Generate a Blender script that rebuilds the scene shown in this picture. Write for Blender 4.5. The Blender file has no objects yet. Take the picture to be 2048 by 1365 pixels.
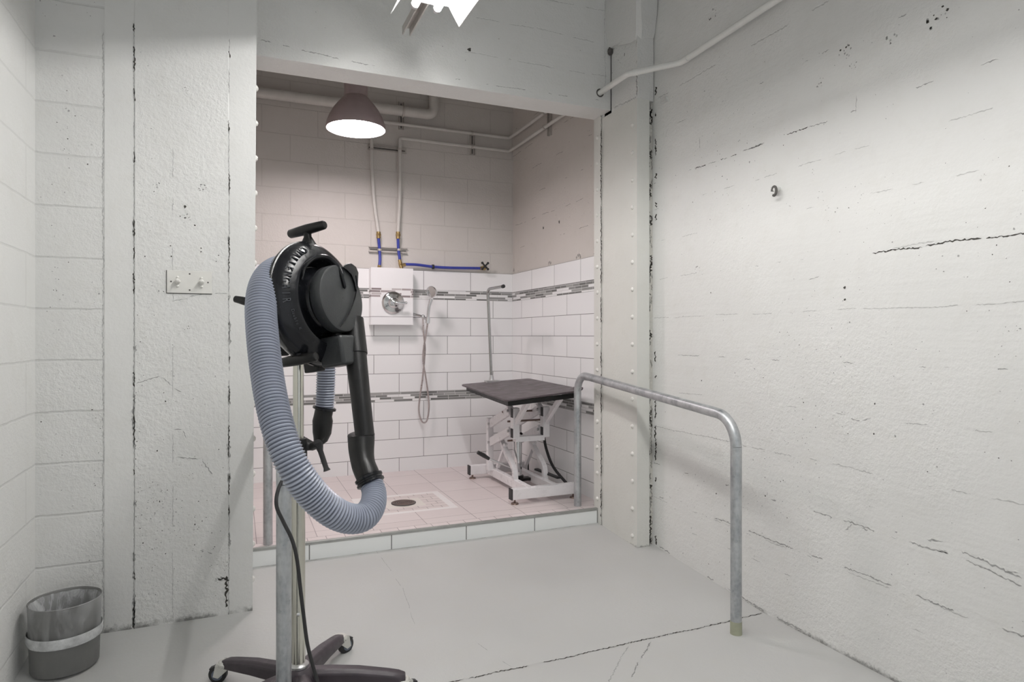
import bpy, bmesh, math, random
from mathutils import Vector, Matrix
random.seed(4)
C = bpy.context.scene.collection
PI = math.pi
# ------------------------------------------------------------------ camera model (2048 x 1365, f = 1300 px)
YAW = math.atan(0.4223); SA, CA = math.sin(YAW), math.cos(YAW)
def ray(px, py):
    u = (px-1024)/1300; v = (672-py)/1300
    return Vector((SA+u*CA, CA-u*SA, v))
def onY(px, py, Y): r = ray(px, py); return r*(Y/r.y)
def onX(px, py, X): r = ray(px, py); return r*(X/r.x)
def atS(px, py, s): return ray(px, py)*s
def rampz(y):
    return -1.27 if y < 2.286 else -1.18+0.0723*(y-3.6) if y < 3.6 else -1.18
# ------------------------------------------------------------------ node helper
class NT:
    def __init__(s, name, rough=0.5, metal=0.0, spec=0.5):
        s.m = bpy.data.materials.new(name); s.m.use_nodes = True
        s.t = s.m.node_tree; s.b = s.t.nodes['Principled BSDF']
        s.b.inputs['Roughness'].default_value = rough; s.b.inputs['Metallic'].default_value = metal
        s.b.inputs['Specular IOR Level'].default_value = spec
        s._o = None
    def n(s, typ): return s.t.nodes.new(typ)
    def put(s, sock, v):
        if isinstance(v, bpy.types.NodeSocket): s.t.links.new(v, sock)
        else: sock.default_value = v
    def co(s):
        if s._o is None:
            s._o = s.n('ShaderNodeTexCoord').outputs['Object']
        return s._o
    def xyz(s):
        if not hasattr(s, '_x'):
            k = s.n('ShaderNodeSeparateXYZ'); s.put(k.inputs[0], s.co()); s._x = k.outputs
        return s._x
    def mth(s, op, a, b=0.0, c=0.0, clamp=False):
        k = s.n('ShaderNodeMath'); k.operation = op; k.use_clamp = clamp
        s.put(k.inputs[0], a); s.put(k.inputs[1], b)
        if op in ('MULTIPLY_ADD', 'WRAP', 'COMPARE', 'SMOOTH_MIN'): s.put(k.inputs[2], c)
        return k.outputs[0]
    def rng(s, v, a, b, c=0.0, d=1.0, smooth=False):
        k = s.n('ShaderNodeMapRange'); k.clamp = True
        if smooth: k.interpolation_type = 'SMOOTHSTEP'
        s.put(k.inputs[0], v)
        for i, q in enumerate((a, b, c, d)): s.put(k.inputs[1+i], q)
        return k.outputs[0]
    def noise(s, scale, detail=4, rough=0.55, vec=None, dist=0.0):
        k = s.n('ShaderNodeTexNoise'); s.put(k.inputs['Vector'], vec or s.co())
        k.inputs['Scale'].default_value = scale; k.inputs['Detail'].default_value = detail
        k.inputs['Roughness'].default_value = rough; k.inputs['Distortion'].default_value = dist
        return k.outputs['Fac']
    def voro(s, scale, vec=None, feat='F1'):
        k = s.n('ShaderNodeTexVoronoi'); k.feature = feat; s.put(k.inputs['Vector'], vec or s.co())
        k.inputs['Scale'].default_value = scale
        return k
    def vmax(s, a, b):
        k = s.n('ShaderNodeVectorMath'); k.operation = 'MAXIMUM'; s.put(k.inputs[0], a); s.put(k.inputs[1], b); return k.outputs[0]
    def vec(s, x, y, z=0.0):
        k = s.n('ShaderNodeCombineXYZ'); s.put(k.inputs[0], x); s.put(k.inputs[1], y); s.put(k.inputs[2], z)
        return k.outputs[0]
    def mapv(s, scale, vec=None):
        k = s.n('ShaderNodeVectorMath'); k.operation = 'MULTIPLY'; s.put(k.inputs[0], vec or s.co()); k.inputs[1].default_value = scale
        return k.outputs[0]
    def mix(s, f, a, b):
        k = s.n('ShaderNodeMix'); k.data_type = 'RGBA'
        s.put(k.inputs[0], f)
        for i, q in ((6, a), (7, b)):
            if isinstance(q, tuple) and len(q) == 3: q = q+(1,)
            s.put(k.inputs[i], q)
        return k.outputs[2]
    def brick(s, vec, w, h, mortar, off=0.5, c1=(0,0,0,1), c2=(1,1,1,1), smooth=0.1):
        k = s.n('ShaderNodeTexBrick'); k.offset = off; k.offset_frequency = 2; k.squash = 1
        s.put(k.inputs['Vector'], vec); k.inputs['Scale'].default_value = 1
        k.inputs['Color1'].default_value = c1; k.inputs['Color2'].default_value = c2
        k.inputs['Mortar'].default_value = (0.5,0.5,0.5,1); k.inputs['Mortar Size'].default_value = mortar
        k.inputs['Mortar Smooth'].default_value = smooth; k.inputs['Bias'].default_value = 0
        k.inputs['Brick Width'].default_value = w; k.inputs['Row Height'].default_value = h
        return k
    def bump(s, h, dist=0.01, strength=1.0, prev=None):
        k = s.n('ShaderNodeBump'); k.inputs['Distance'].default_value = dist; k.inputs['Strength'].default_value = strength
        s.put(k.inputs['Height'], h)
        if prev: s.put(k.inputs['Normal'], prev)
        return k.outputs[0]
    def col(s, v):
        if isinstance(v, tuple) and len(v) == 3: v = v+(1,)
        s.put(s.b.inputs['Base Color'], v)
    def nrm(s, v): s.put(s.b.inputs['Normal'], v)

def plain(name, col, rough=0.5, metal=0.0, var=0.12, scale=14, bump=0.0, bscale=200, spec=0.5):
    m = NT(name, rough, metal, spec)
    f = m.noise(scale, 4)
    a = tuple(c*(1-var) for c in col); b = tuple(min(1, c*(1+var)) for c in col)
    m.col(m.mix(m.rng(f, .3, .7), a, b))
    m.put(m.b.inputs['Roughness'], m.rng(m.noise(scale*2.3), .3, .7, max(0, rough-.06), rough+.08))
    if bump: m.nrm(m.bump(m.noise(bscale, 3), 0.002, bump))
    return m.m
def emit(name, col, st):
    m = NT(name, 0.4); m.col(col)
    m.b.inputs['Emission Color'].default_value = col+(1,); m.b.inputs['Emission Strength'].default_value = st
    return m.m

DECO = {}
def concrete(name, base, axes, segs=(), pits=0.5, bumpy=0.5, zones=None, blocks=None, floor_dirt_shade=None, holes=(), grain=None, rough=0.55, dark_var=0.06):
    """painted concrete paint; the seams, cracks and pits (segs, holes) are modelled on the surface by decorate()"""
    m = NT(name, rough, 0, 0.35)
    X = m.xyz(); a, b = X[axes[0]], X[axes[1]]
    big = m.noise(1.3, 2); mid = m.noise(9, 4, .65); fine = m.noise(70, 2, .65)
    h = m.mth('ADD', m.mth('MULTIPLY', big, .8), m.mth('MULTIPLY', mid, .45))
    if grain: h = m.mth('ADD', h, m.mth('MULTIPLY', m.noise(22, 2, .6, m.mapv(grain)), .35))
    rz = m.rng(big, .42, .62)
    if zones:
        z0, z1 = zones
        zone = m.mth('MULTIPLY', m.rng(a, z0, z0+.004), m.rng(a, z1, z1-.004)); rz = m.mth('MULTIPLY', m.mth('ADD', m.mth('MULTIPLY', rz, .6), .4), zone)
    h = m.mth('ADD', h, m.mth('MULTIPLY', m.mth('ADD', m.mth('MULTIPLY', mid, 1.1), m.mth('MULTIPLY', fine, .55)), rz))
    h = m.mth('ADD', h, m.mth('MULTIPLY', fine, .16))
    D = None
    nrm = None
    if blocks:
        ax, az, wdt, hgt, off, mort = blocks
        wob = m.mth('MULTIPLY', m.mth('SUBTRACT', mid, .5), .012)
        br_ = m.brick(m.vec(m.mth('SUBTRACT', a, ax), m.mth('SUBTRACT', m.mth('ADD', b, wob), az)), wdt, hgt, mort, off, smooth=.6)
        blk = br_.outputs['Fac']
        h = m.mth('SUBTRACT', h, m.mth('MULTIPLY', blk, .42/max(bumpy, .3)*.5))
        D = m.mth('MULTIPLY', blk, .10)
    nrm = m.bump(h, 0.012, bumpy)
    if floor_dirt_shade is not None:
        z0, dz = floor_dirt_shade
        fd = m.mth('MULTIPLY', m.rng(m.mth('ADD', b, m.mth('MULTIPLY', m.mth('SUBTRACT', fine, .5), dz*2)), z0+dz, z0), m.rng(mid, .35, .55))  # dirt along the floor, with the shade of the pier's bottom gap painted in
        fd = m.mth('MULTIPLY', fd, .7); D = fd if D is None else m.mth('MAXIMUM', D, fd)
    c = m.mix(m.rng(big, .3, .7), tuple(q*(1-dark_var) for q in base), base)
    c = m.mix(m.mth('MULTIPLY', m.rng(mid, .5, .75), .10), c, (.45, .42, .33, 1))
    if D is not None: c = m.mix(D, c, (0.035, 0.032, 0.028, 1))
    m.col(c); m.nrm(nrm)
    DECO[name] = (list(segs), list(holes), base, axes)
    return m.m
def flat(name, col, rough=.6):
    m = NT(name, rough, 0, .2); m.col(m.mix(m.rng(m.noise(50, 2), .35, .65), tuple(c*.8 for c in col), col)); return m.m
def decorate(o, matname, plane, sgn, rnd_pits=None):
    """cracks, seams and pits modelled as thin irregular slivers on the wall surface (same mesh, extra material slots).
       plane = coordinate of the surface along its normal axis; sgn = side the slivers lie on; rnd_pits = (a0,a1,b0,b1,count)"""
    segs, holes, base, axes = DECO[matname]; na = ({0,1,2}-set(axes)).pop(); R = random.Random(len(segs)*13+7)
    bm = bmesh.new(); bm.from_mesh(o.data)
    def put(a, b, e): v = [0,0,0]; v[axes[0]] = a; v[axes[1]] = b; v[na] = (plane(a,b) if callable(plane) else plane)+sgn*e; return bm.verts.new(v)
    def face(vs, mi):
        try: f = bm.faces.new(vs)
        except ValueError: return
        f.material_index = mi
    def strip(pts, ws, mi, e, tx, ty):
        L = [put(p[0]-ty*w, p[1]+tx*w, e) for p, w in zip(pts, ws)]; Q = [put(p[0]+ty*w, p[1]-tx*w, e) for p, w in zip(pts, ws)]
        for i in range(len(pts)-1): face([L[i], L[i+1], Q[i+1], Q[i]], mi)
    for (a0, b0, a1, b1, w, dk, dp, br) in segs:
        L = math.hypot(a1-a0, b1-b0); tx, ty = (a1-a0)/L, (b1-b0)/L; gap = (br % 1)*.8; jit = .35 if br < 2 else .12
        mi = 1 if dk >= .7 else 2 if dk >= .3 else 3; t = 0; dr = 0; cur = []; cw = []
        ph = R.uniform(0, 6); on = True; run = R.uniform(.02, .12)
        while t < L:
            t += R.uniform(.004, .010); run -= .007
            if run < 0:
                on = R.random() > gap; run = R.uniform(.008, .06)*(1 if on else (1+2*gap))
            off = jit*(.008*math.sin(t*9+ph)+.004*math.sin(t*31+ph*2))+R.uniform(-1, 1)*w*.5
            if on and t < L: cur.append((a0+tx*t-ty*off, b0+ty*t+tx*off)); cw.append(w*.5*R.uniform(.25, 1.1)); continue
            if len(cur) > 1:
                cw[0] = cw[-1] = .0003
                strip(cur, cw, mi, .0006, tx, ty)
                if dp >= .8: strip([(p[0]-ty*w*.9, p[1]+tx*w*.9) for p in cur], [q*.7 for q in cw], 4, .0004, tx, ty)
            cur = []; cw = []
    def blob(a, b, r, mi, e=.0006, n=7):
        face([put(a+math.cos(2*PI*i/n)*r*k, b+math.sin(2*PI*i/n)*r*k, e) for i, k in [(i, R.uniform(.5, 1.2)) for i in range(n)]], mi)
    for (ha, hb, hr, hd) in holes:
        if hr < .012: blob(ha, hb, hr*.7, 1 if hd > .65 else 2); blob(ha+hr*.3, hb+hr*.6, hr*.5, 4, .0004)
        elif hd > .85: blob(ha, hb, hr, 1, n=14)
        else:
            for k in range(int(6+hd*22)):
                q = R.uniform(0, 6.28); rr = hr*(.9 if R.random() < .6 else R.random()); blob(ha+rr*math.cos(q), hb+rr*math.sin(q), hr*R.uniform(.06, .22), R.choice((1, 2, 2, 3, 4)), n=5)
    if rnd_pits:
        for (A0, A1, B0, B1, N) in rnd_pits:
            cs = [(R.uniform(A0, A1), R.uniform(B0, B1)) for _ in range(6)]
            for k in range(N):
                if R.random() < .55: c = R.choice(cs); a = R.gauss(c[0], (A1-A0)*.07); b = R.gauss(c[1], (B1-B0)*.07)
                else: a = R.uniform(A0, A1); b = R.uniform(B0, B1)
                if not (A0 < a < A1 and B0 < b < B1): continue
                r = R.uniform(.0010, .0030)*(1.7 if R.random() < .1 else 1); blob(a, b, r, R.choice((1, 2, 2, 2, 3)), n=5)
                if R.random() < .4: blob(a+r*.6, b+r*.9, r*.8, 4, .0004, 5)
    bm.to_mesh(o.data); bm.free()
    for nm, f in (('crack_dark', None), ('crack_mid', .50), ('crack_soft', .72), ('edge_highlight', 1.12)):  # last slot: lighter slivers painting the lit edges of seams and pits
        key = nm+'_'+matname
        o.data.materials.append(flat(key, (.05,.046,.04) if f is None else tuple(min(.9, c*f) for c in base)))

# ------------------------------------------------------------------ mesh builder
def frame_of(d):
    d = d.normalized(); h = Vector((0,0,1)) if abs(d.z) < .9 else Vector((1,0,0))
    x = h.cross(d).normalized(); return x, d.cross(x), d
def catmull(pts, n=8):
    P = [Vector(p) for p in pts]; P = [P[0]*2-P[1]]+P+[P[-1]*2-P[-2]]; out = []
    for i in range(1, len(P)-2):
        for k in range(n):
            t = k/n; a, b, c, d = P[i-1:i+3]
            out.append(.5*((2*b)+(c-a)*t+(2*a-5*b+4*c-d)*t*t+(3*b-a-3*c+d)*t**3))
    out.append(P[-2]); return out
def resample(pts, step, vals=None):
    L = [0]
    for i in range(1, len(pts)): L.append(L[-1]+(pts[i]-pts[i-1]).length)
    n = max(2, int(L[-1]/step)); out = []; ov = []; j = 0
    for i in range(n+1):
        t = L[-1]*i/n
        while j < len(pts)-2 and L[j+1] < t: j += 1
        f = (t-L[j])/max(1e-9, L[j+1]-L[j]); out.append(pts[j].lerp(pts[j+1], min(1, f)))
        if vals: ov.append(vals[j]*(1-f)+vals[j+1]*f)
    return (out, ov) if vals else out
class MB:
    def __init__(s): s.bm = bmesh.new()
    def poly(s, pts):
        return s.bm.faces.new([s.bm.verts.new(p) for p in pts])
    def box(s, lo, hi, M=None):
        v = []
        for z in (lo[2], hi[2]):
            for (x, y) in ((lo[0],lo[1]),(hi[0],lo[1]),(hi[0],hi[1]),(lo[0],hi[1])):
                p = Vector((x,y,z)); v.append(s.bm.verts.new(M@p if M else p))
        for f in ((3,2,1,0),(4,5,6,7),(0,1,5,4),(1,2,6,5),(2,3,7,6),(3,0,4,7)): s.bm.faces.new([v[i] for i in f])
        return s
    def bar(s, p0, p1, w, h, up=None):
        """rectangular bar between two points"""
        p0, p1 = Vector(p0), Vector(p1); d = (p1-p0); L = d.length; d.normalize()
        u = Vector(up) if up else (Vector((0,0,1)) if abs(d.z) < .95 else Vector((0,1,0)))
        x = d.cross(u).normalized(); u = x.cross(d).normalized()
        M = Matrix((( x.x, u.x, d.x, p0.x),(x.y, u.y, d.y, p0.y),(x.z, u.z, d.z, p0.z),(0,0,0,1)))
        return s.box((-w/2,-h/2,0),(w/2,h/2,L), M)
    def hexa(s, bot, top):
        v = [s.bm.verts.new(p) for p in list(bot)+list(top)]
        for f in ((3,2,1,0),(4,5,6,7),(0,1,5,4),(1,2,6,5),(2,3,7,6),(3,0,4,7)): s.bm.faces.new([v[i] for i in f])
        return s
    def ring(s, c, x, y, r, n): return [s.bm.verts.new(c+x*(math.cos(2*PI*i/n)*r)+y*(math.sin(2*PI*i/n)*r)) for i in range(n)]
    def skin(s, rings, cap=True):
        n = len(rings[0])
        for A, B in zip(rings, rings[1:]):
            for i in range(n): s.bm.faces.new((A[i], A[(i+1)%n], B[(i+1)%n], B[i]))
        if cap:
            s.bm.faces.new(rings[0][::-1]); s.bm.faces.new(rings[-1])
    def cyl(s, p0, p1, r0, r1=None, n=24, cap=True):
        p0, p1 = Vector(p0), Vector(p1); r1 = r0 if r1 is None else r1
        x, y, d = frame_of(p1-p0); s.skin([s.ring(p0,x,y,r0,n), s.ring(p1,x,y,r1,n)], cap); return s
    def tube(s, pts, r, n=16, cap=True, flat=1.0):
        pts = [Vector(p) for p in pts]; rs = r if isinstance(r, (list, tuple)) else [r]*len(pts)
        t = (pts[1]-pts[0]).normalized(); x, y, _ = frame_of(t); R = []
        for i, p in enumerate(pts):
            q = (pts[min(i+1, len(pts)-1)]-pts[max(i-1, 0)]).normalized()
            x = (x-q*x.dot(q)).normalized(); y = q.cross(x)
            R.append(s.ring(p, x, y*flat, rs[i], n))
        s.skin(R, cap); return s
    def lathe(s, prof, o=(0,0,0), ax=(0,0,1), n=48, cap=True):
        """profile of (axial, radius)"""
        o = Vector(o); x, y, d = frame_of(Vector(ax)); R = []
        for a, r in prof: R.append(s.ring(o+d*a, x, y, max(r, 1e-4), n))
        s.skin(R, False)
        if cap and prof[0][1] > 1e-3 and prof[0] != prof[-1]: s.bm.faces.new(R[0][::-1])
        if cap and prof[-1][1] > 1e-3 and prof[0] != prof[-1]: s.bm.faces.new(R[-1])
        return s
    def ball(s, c, r, n=12, sc=(1,1,1), half=None):
        M = Matrix.Translation(Vector(c))@Matrix.Diagonal((r*sc[0], r*sc[1], r*sc[2], 1))
        bmesh.ops.create_uvsphere(s.bm, u_segments=n, v_segments=max(6, n//2), radius=1, matrix=M); return s
OFF = {}
def obj(name, mb, mat, parent=None, smooth=True, bevel=0, seg=2, base=None):
    bm = mb.bm; bmesh.ops.recalc_face_normals(bm, faces=bm.faces)
    if parent is not None: o_ = OFF[parent.name]
    elif base is not None: o_ = Vector(base)
    else: o_ = Vector((0,0,0))
    if o_.length: bmesh.ops.translate(bm, verts=bm.verts, vec=-o_)
    me = bpy.data.meshes.new(name); bm.to_mesh(me); bm.free(); me.materials.append(mat)
    if smooth:
        for p in me.polygons: p.use_smooth = True
        try: me.set_sharp_from_angle(angle=math.radians(40))
        except Exception: pass
    o = bpy.data.objects.new(name, me); C.objects.link(o)
    if parent is not None: o.parent = parent
    else: o.location = o_
    OFF[o.name] = o_
    if bevel:
        k = o.modifiers.new('bevel', 'BEVEL'); k.width = bevel; k.segments = seg; k.limit_method = 'ANGLE'; k.angle_limit = math.radians(35)
    return o
def tag(o, label, cat, group=None, kind=None):
    if label: o['label'] = label
    if cat: o['category'] = cat
    if group: o['group'] = group
    if kind: o['kind'] = kind
    return o
def thing(name, loc, label, cat, group=None):
    o = bpy.data.objects.new(name, None); C.objects.link(o); o.location = loc; o.empty_display_size = .05
    OFF[o.name] = Vector(loc); return tag(o, label, cat, group)
def struct(name, mb, mat, smooth=False, bevel=0, parent=None):
    o = obj(name, mb, mat, parent, smooth, bevel)
    if parent is None: o['kind'] = 'structure'
    return o

# ------------------------------------------------------------------ materials
WHITE = (.735, .735, .715)
XR, XL, YB = 2.22, -.735, 5.2
# right wall: board lines (Y along a, Z along b)
def rw(px, py): p = onX(px, py, XR); return (p.y, p.z)
rs = []
def seg_px(f, pts, w, dk, dp, br):
    q = [f(*p) for p in pts]
    return [(a[0], a[1], b[0], b[1], w, dk, dp, br) for a, b in zip(q, q[1:])]
for z, w, dk, dp, br in ((1.36,.006,.25,.8,.5),(1.16,.004,.35,.7,.7),(.877,.005,.75,.9,.9),(.877,.005,.35,.9,.5),(.724,.004,.22,.6,.6),(.537,.0035,.2,.5,.8),(.322,.004,.22,.5,.9),(.10,.0035,.25,.5,.4),(-.11,.0035,.3,.5,.7),(-.315,.004,.1,.9,.8),(-.524,.005,.1,.9,.3),(-.74,.006,.35,.9,.7),(-.925,.006,.35,.9,.6),(-.935,.004,.25,.9,.5),(-1.05,.004,.2,.6,.9)):
    rs.append((-1.5, z, 3.15, z+.004, w, dk, dp, br))
rs += seg_px(rw, [(2060,466),(1968,475),(1850,492),(1742,508)], .006, .95, 2.2, .15)
rs += seg_px(rw, [(2048,1160),(1890,1088),(1709,1050),(1660,1085)], .007, .45, 1.2, .6)
rs += seg_px(rw, [(2048,1175),(1900,1108),(1720,1056)], .006, .35, 1.0, .6)
rs += seg_px(rw, [(1712,188),(1712,228)], .003, .3, .6, 0)
rs += seg_px(rw, [(1400,272),(1400,298)], .003, .6, .6, .1)
rs += seg_px(rw, [(1700,836),(1722,842),(1745,836)], .005, .6, 1.6, .1)
rs += seg_px(rw, [(1312,170),(1311,700)], .016, .9, 2.2, .7)
rs += seg_px(rw, [(1311,700),(1312,1092)], .016, .9, 2.2, .6)
rs += [(2.286,-1.262,3.15,-1.203,.008,.5,.5,.5),(1.2,-1.262,2.286,-1.262,.008,.5,.5,.55)]
rs += seg_px(rw, [(1616,560),(1640,552)], .004, .6, 1.0, .1)
rh = []
for px, py, r, d in ((1625,345,.013,.25),(1690,105,.03,.35),(1790,68,.035,.4),(1875,35,.04,.4),(1640,165,.02,.35),(1708,130,.015,.3),(1395,540,.02,.5),(1690,575,.010,.8),(1690,600,.008,.7),(1750,808,.006,.9),(1696,868,.004,.9),(1748,868,.006,.9),(1965,355,.012,.2),(1425,30,.03,.4)):
    q = rw(px, py); rh.append((q[0], q[1], r, d))
M_right = concrete('painted_board_concrete', WHITE, (1,2), rs, .6, .50, holes=rh, grain=(1,.06,1), floor_dirt_shade=(-1.27,.02))
M_left = concrete('painted_block_left', WHITE, (1,2), (), .35, .3, blocks=(.1,.106,.82,.2055,.5,.006))
def pw(px, py): p = onY(px, py, 3.09); return (p.x, p.z)
M_cmu_strip = concrete('painted_block_strip', tuple(c*.97 for c in WHITE), (0,2), seg_px(pw, [(206,60),(206,1265)], .005, .08, 1.2, 2.0), .4, .42, blocks=(-2.93,.106,2.45,.2055,0,.006), floor_dirt_shade=(-1.213,.015))
ps = []
for xx in (-.395, -.034): ps += [(xx, -1.3, xx, 1.30, .006, .95, 1.8, 2.6), (xx+.002, -1.3, xx+.002, .2, .008, .5, 1.8, .6)]
for xx in (-.395, -.034): ps += [(xx, -1.3, xx, 1.30, .0032, .55, 1.0, 2.1)]
ps += [(-.252, -1.2, -.252, .85, .003, .10, .7, 2.5)]
ps += seg_px(pw, [(270,768),(322,752),(345,775),(365,785)], .004, .5, 1.6, 0)
ps += seg_px(pw, [(345,860),(365,860),(373,878)], .004, .45, 1.4, 0)
ps += seg_px(pw, [(348,915),(400,920),(425,950)], .005, .6, 1.8, 0)
ps += seg_px(pw, [(340,602),(375,595),(425,588),(456,587)], .0028, .5, .9, 0)
ps += seg_px(pw, [(395,1104),(412,1100),(425,1108)], .004, .5, 1.4, 0)
ps += seg_px(pw, [(432,1158),(456,1160)], .010, .85, 2.0, .6)+seg_px(pw, [(454,1150),(455,1235)], .012, .85, 2.0, .75)
phs = []
for px, py, r, d in ((371,182,.016,.5),(313,370,.014,.5),(405,376,.016,.6),(370,414,.010,.7),(370,437,.022,.5),(390,451,.006,.9),(341,492,.005,.9),(290,513,.004,.9),(343,513,.005,.9),(402,504,.005,.9),(437,511,.004,.9),(377,652,.014,.15),(331,803,.005,.9),(331,1108,.005,.9),(438,1160,.014,.6)):
    q = pw(px, py); phs.append((q[0], q[1], r, d))
M_pier = concrete('painted_pier_concrete', WHITE, (0,2), ps, .6, .5, zones=(-.395,-.034), holes=phs, floor_dirt_shade=(-1.210,.022))
def hw(px, py): p = onY(px, py, 3.43); return (p.x, p.z)
hs = []
hs += seg_px(hw, [(516,80),(600,100),(740,130)], .005, .6, 1.2, .5)
hs += seg_px(hw, [(740,130),(990,172),(1218,203)], .004, .35, 1.0, .6)
hs += seg_px(hw, [(925,102),(1030,122),(1215,154)], .004, .1, 1.0, .3)
hs += seg_px(hw, [(950,35),(1070,56),(1215,90)], .004, .1, 1.0, .3)
hs += seg_px(hw, [(1090,0),(1215,22)], .004, .1, 1.0, .3)
hs += seg_px(hw, [(1210,0),(1210,190)], .004, .05, .8, 0)
hq = [(hw(938,99)[0], hw(938,99)[1], .012, .95), (hw(1225,80)[0]-.01, hw(1225,75)[1], .03, .9)]
M_header = concrete('painted_header_concrete', WHITE, (0,2), hs, .3, .45, holes=hq, grain=(.06,1,1))
M_col = concrete('painted_steel_column', (.69,.69,.65), (1,2), [(3.528,-1.3,3.528,1.40,.012,.9,2.0,2.3),(3.528,-1.3,3.528,1.40,.008,.5,.5,2.0)], .12, .25, floor_dirt_shade=(-1.215,.015))
M_colc = concrete('painted_column_concrete', tuple(c*.97 for c in WHITE), (1,2), [(3.15,1.36,3.15,1.52,.014,.35,.9,.6),(3.15,1.55,3.15,1.78,.010,.25,.9,.6),(3.15,1.362,3.45,1.385,.010,.2,.9,.4),(3.16,1.33,3.4,1.34,.01,.25,.9,.7)], .7, .9)
M_rust = concrete('rough_seam_concrete', (.62,.61,.56), (0,2), [(2.207,-1.22,2.207,1.9,.018,.9,2.5,.75),(2.196,-1.22,2.196,1.9,.008,.9,2.5,.6),(2.212,-1.22,2.212,1.9,.01,.5,2.5,.4),(2.20,-1.22,2.20,1.9,.012,.5,1.5,.5)], 1.0, 1.6)
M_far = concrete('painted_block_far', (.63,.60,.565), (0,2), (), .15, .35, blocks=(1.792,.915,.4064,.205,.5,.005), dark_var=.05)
aw = [(3.6, z, 5.3, z, .005, .30, .8, .6) for z in (.75,.95,1.15,1.36,1.56,1.78)]
aw += [(4.3,.86,4.9,.84,.03,.7,1.5,.85),(3.6,.56,5.2,.56,.03,.5,1.0,.8)]
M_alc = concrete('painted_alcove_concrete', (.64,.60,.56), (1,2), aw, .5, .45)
M_ceil = concrete('painted_ceiling_concrete', (.62,.62,.59), (0,1), (), .3, .4)
# floor paint
fs = [(-.8,2.262,2.3,2.290,.0075,.75,1.2,.12),(1.587,2.269,1.322,2.028,.006,.45,.9,.45),(1.322,2.028,.9,1.64,.006,.45,.9,.45),
      (1.477,2.266,1.253,2.057,.006,.22,.6,0),(1.253,2.057,.8,1.63,.006,.22,.6,0),
      (.70,3.6,.73,3.1,.0022,.3,.5,.5),(.73,3.1,.70,2.7,.002,.3,.5,.6),(.9,2.5,.97,2.29,.002,.3,.5,.5),(.1,3.56,2.1,3.57,.006,.25,.4,.5)]
M_floor = concrete('grey_painted_floor', (.49,.492,.48), (0,1), fs, .12, .16, rough=.42, dark_var=.10)

def tile_mat(name, hax, jx, z_off=True, plane='wall'):
    m = NT(name, .18, 0, .5); X = m.xyz(); a, z = X[hax], X[2]
    # remap z into rows; zones: above .375 / .30..-.455 / below -.53
    zA = m.mth('GREATER_THAN', z, .375); zC = m.mth('LESS_THAN', z, -.53)
    zB = m.mth('MULTIPLY', m.mth('LESS_THAN', z, .30), m.mth('GREATER_THAN', z, -.455))
    rA = m.mth('ADD', m.mth('SUBTRACT', z, .375), .159*20)
    rB = m.mth('ADD', m.mth('MULTIPLY', m.mth('SUBTRACT', z, .30), .159/.151), .159*20)
    rC = m.mth('ADD', m.mth('MULTIPLY', m.mth('SUBTRACT', z, -.53), .159/.152), .159*19)
    zz = m.mth('ADD', m.mth('ADD', m.mth('MULTIPLY', rA, zA), m.mth('MULTIPLY', rB, zB)), m.mth('MULTIPLY', rC, zC))
    # even rows are offset: row A = 20 (even) joints at jx ; row B1 = 19 (odd)
    br = m.brick(m.vec(m.mth('SUBTRACT', a, jx-.2032), zz), .4064, .159, .0022, .5, (.86,.86,.865,1), (.89,.89,.89,1), 0.1)
    mm = m.mth('SUBTRACT', 1.0, m.mth('MAXIMUM', m.mth('MAXIMUM', zA, zB), zC))
    # mosaic band
    zm = m.mth('MULTIPLY', m.mth('SUBTRACT', z, .30), 1.0)
    sv = m.vec(m.mth('MULTIPLY', a, 1.0), m.mth('ADD', z, .455 if False else .53))
    b2 = m.n('ShaderNodeTexBrick'); b2.offset = .37; b2.offset_frequency = 2; b2.squash = 1.6; b2.squash_frequency = 3
    m.put(b2.inputs['Vector'], sv); b2.inputs['Scale'].default_value = 1
    b2.inputs['Color1'].default_value = (0,0,0,1); b2.inputs['Color2'].default_value = (1,1,1,1); b2.inputs['Mortar'].default_value = (.62,.62,.62,1)
    b2.inputs['Mortar Size'].default_value = .0016; b2.inputs['Mortar Smooth'].default_value = 0; b2.inputs['Brick Width'].default_value = .095; b2.inputs['Row Height'].default_value = .0187
    cr = m.n('ShaderNodeValToRGB'); cr.color_ramp.interpolation = 'CONSTANT'
    e = cr.color_ramp.elements; e[0].color = (.13,.13,.125,1); e[1].position = .25; e[1].color = (.24,.24,.235,1)
    for p, c in ((.46,(.80,.80,.80,1)),(.58,(.17,.17,.165,1)),(.74,(.84,.84,.84,1)),(.84,(.32,.32,.31,1))):
        q = e.new(p); q.color = c
    m.put(cr.inputs[0], b2.outputs['Color'])
    mos = m.mix(b2.outputs['Fac'], cr.outputs[0], (.62,.62,.61,1))
    body = m.mix(br.outputs['Fac'], br.outputs['Color'], (.20,.195,.19,1))
    # dark line at band borders
    m.col(m.mix(mm, body, mos))
    hh = m.mth('MULTIPLY', m.mth('SUBTRACT', 1.0, br.outputs['Fac']), 1.0)
    m.nrm(m.bump(m.mth('ADD', hh, m.mth('MULTIPLY', m.noise(2.2, 2), .5)), .0015, .6))
    m.put(m.b.inputs['Roughness'], m.mth('ADD', m.mth('MULTIPLY', br.outputs['Fac'], .5), .17))
    return m.m
M_tile_far = tile_mat('white_wall_tile_far', 0, 1.405)
M_tile_side = tile_mat('white_wall_tile_side', 1, 3.97)
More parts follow.
